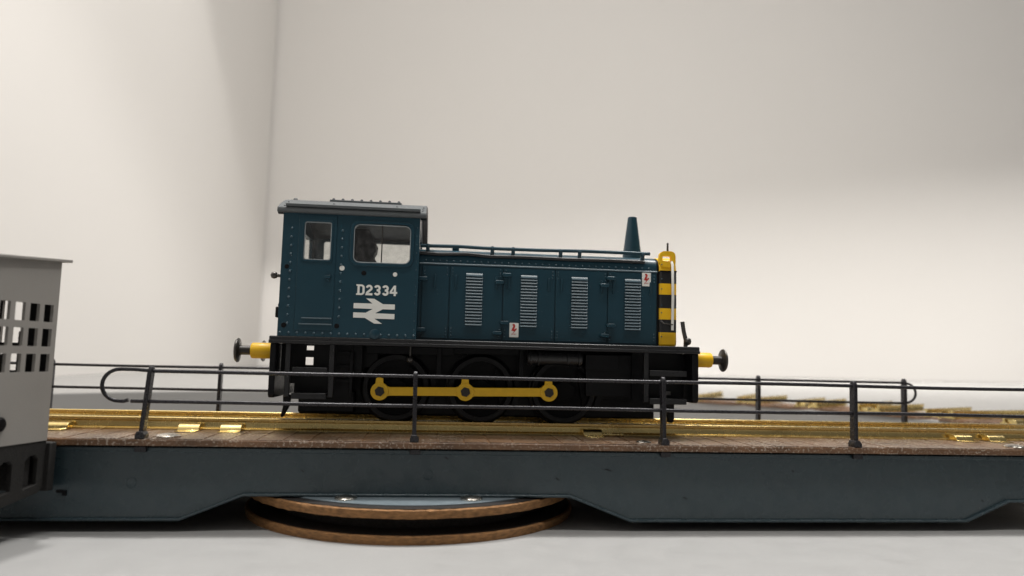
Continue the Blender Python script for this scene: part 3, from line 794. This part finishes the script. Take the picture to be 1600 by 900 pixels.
# warning plates
def flash(x0, x1, z0, z1):
    p = MB().prism(rrect(x0, x1, z0, z1, .12, 2), 'y', -12.93, -12.82).build('warning_plate', 'white', lo)
    xm, zm = (x0 + x1) / 2, (z0 + z1) / 2
    h = (z1 - z0) / 3.0
    bolt = [(xm - .10, zm + .98 * h), (xm + .30, zm + .95 * h), (xm + .0, zm + .12 * h), (xm + .52, zm + .42 * h), (xm + .60, zm + .2 * h), (xm - .38, zm - .92 * h), (xm + .0, zm - .26 * h), (xm - .58, zm - .12 * h)]
    MB().prism(bolt, 'y', -12.97, -12.935).build('lightning_flash', 'red', p)
    m = MB().prism([(xm - .1 + .27 * math.cos(R(t_)), zm + 1.08 * h + .2 * math.sin(R(t_))) for t_ in range(0, 360, 30)], 'y', -12.985, -12.975)
    for i in range(4):
        xx = xm - .5 + i * .27
        m.box(xx, xx + .17, -12.965, -12.935, zm - .95 * h + (.06 if i % 2 else 0), zm - .78 * h)
    m.build('warning_lettering', 'red', p)
flash(3.5, 5.45, 18.15, 21.2)
flash(32.3, 34.25, 30.05, 33.0)
# bonnet handrail
for s in (-1, 1):
    y = s * 11.9
    hr = MB().tube([(-15.9, y, 37.1), (-8, y, 37.25), (-1, y, 37.1), (10, y, 37.15), (20, y, 37.35), (34.3, y, 37.35)], .40).build('handrail', 'blue', hood, angle=60)
    for xx in (-14.3, -.5, 4.0, 14.4, 18.6, 32.7):
        MB().cyl((xx, s * 11.6, 35.6), (xx, y, 36.9), .42, .4, 12).lathe([(0, -.5), (.4, -.35), (.55, 0), (.4, .35), (0, .5)], (xx, y, 37.15), (0, 0, 1), 14).build('handrail_knob', 'blue', hood)
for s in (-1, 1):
    MB().tube([(-15.9, s * 12.2, 35.5), (-12, s * 12.35, 35.35), (-6, s * 12.3, 35.6), (-1, s * 12.3, 35.25), (6, s * 12.3, 35.4), (16, s * 12.3, 35.3), (26, s * 12.3, 35.45), (33, s * 12.3, 35.35)], .42).build('handrail_shadow_band', 'charcoal', hood, angle=60)  # dark tube added as the shadow band below the handrail
MB().cyl((-8.3, -9, 36.6), (-8.3, -9, 37.9), .75).build('filler_cap', 'blue', hood, 0.1)
# exhaust
MB().lathe([(2.35, 0), (2.3, .8), (1.05, 10.9), (.9, 11.0), (.7, 11.0), (.7, 9.0), (0, 9.0)], (33.6, 0, 36.8), (0, 0, 1), 28).build('exhaust_stack', 'blue', lo)
# radiator nose
hn = [(y + .28 if z < 33.6 else y + .12, z + (0 if z < 33 else .15)) for y, z in half if not (33.06 < z < 33.6)]
nose = MB().prism([(-y, z) for y, z in hn] + [(y, z) for y, z in reversed(hn)], 'x', 36.2, 40.2).build('radiator_nose', 'stripes', lo, 0.55, seg=4)
MB().prism(hp, 'x', 35.76, 36.19).build('nose_joint', 'hole', lo)
m = MB()
for i in range(20):
    m.box(40.22, 40.4, -9, 9, 19.5 + i * .72, 19.9 + i * .72)
m.build('radiator_grille', 'black', nose)
MB().prism(rrect(36.3, 39.9, 34.4, 38.0, 1.1), 'y', -12.75, -11.6, [rrect(36.95, 38.9, 35.8, 36.9, .25)]).build('lifting_eye', 'yellow', nose, 0.15)
MB().box(38.2, 38.6, -11.9, -11.5, 37.6, 40.0).build('lamp_iron', 'grey_metal', nose, 0.1)
MB().tube([(39.0, -12.7, 35.6), (39.0, -13.3, 34.9), (39.1, -13.3, 28.0), (39.0, -13.3, 20.6)], .30).build('white_pipe', 'white', nose, angle=60)
MB().box(36.3, 40.1, -12.98, -12.8, 33.35, 33.65).build('nose_seam', 'hole', nose)
MB().tube([(36.6, -12.8, 22.6), (37.0, -13.5, 22.0), (39.0, -13.5, 21.8), (39.4, -12.8, 21.9)], .16).build('grab_handle', 'grey_metal', nose, angle=60)
rv = MB()
for z in (24.4, 26, 29.6, 31.8, 19.2, 35.0):
    rv.dome((36.75, -12.8, z), (0, -1, 0), .16, n=6)
stuff(rv.build('rivets', 'rivet', nose, angle=80))
# vacuum pipe at the front
MB().tube([(42.4, -12.0, 17.0), (42.5, -12.0, 18.5), (42.0, -12.0, 20.5), (41.7, -12.0, 22.6)], .46).lathe([(0, -.9), (.7, -.6), (.85, 0), (.7, .6), (0, .9)], (42.8, -12.2, 18.3), (0, 0, 1), 14).build('brake_pipe', 'grey_metal', lo, angle=60)
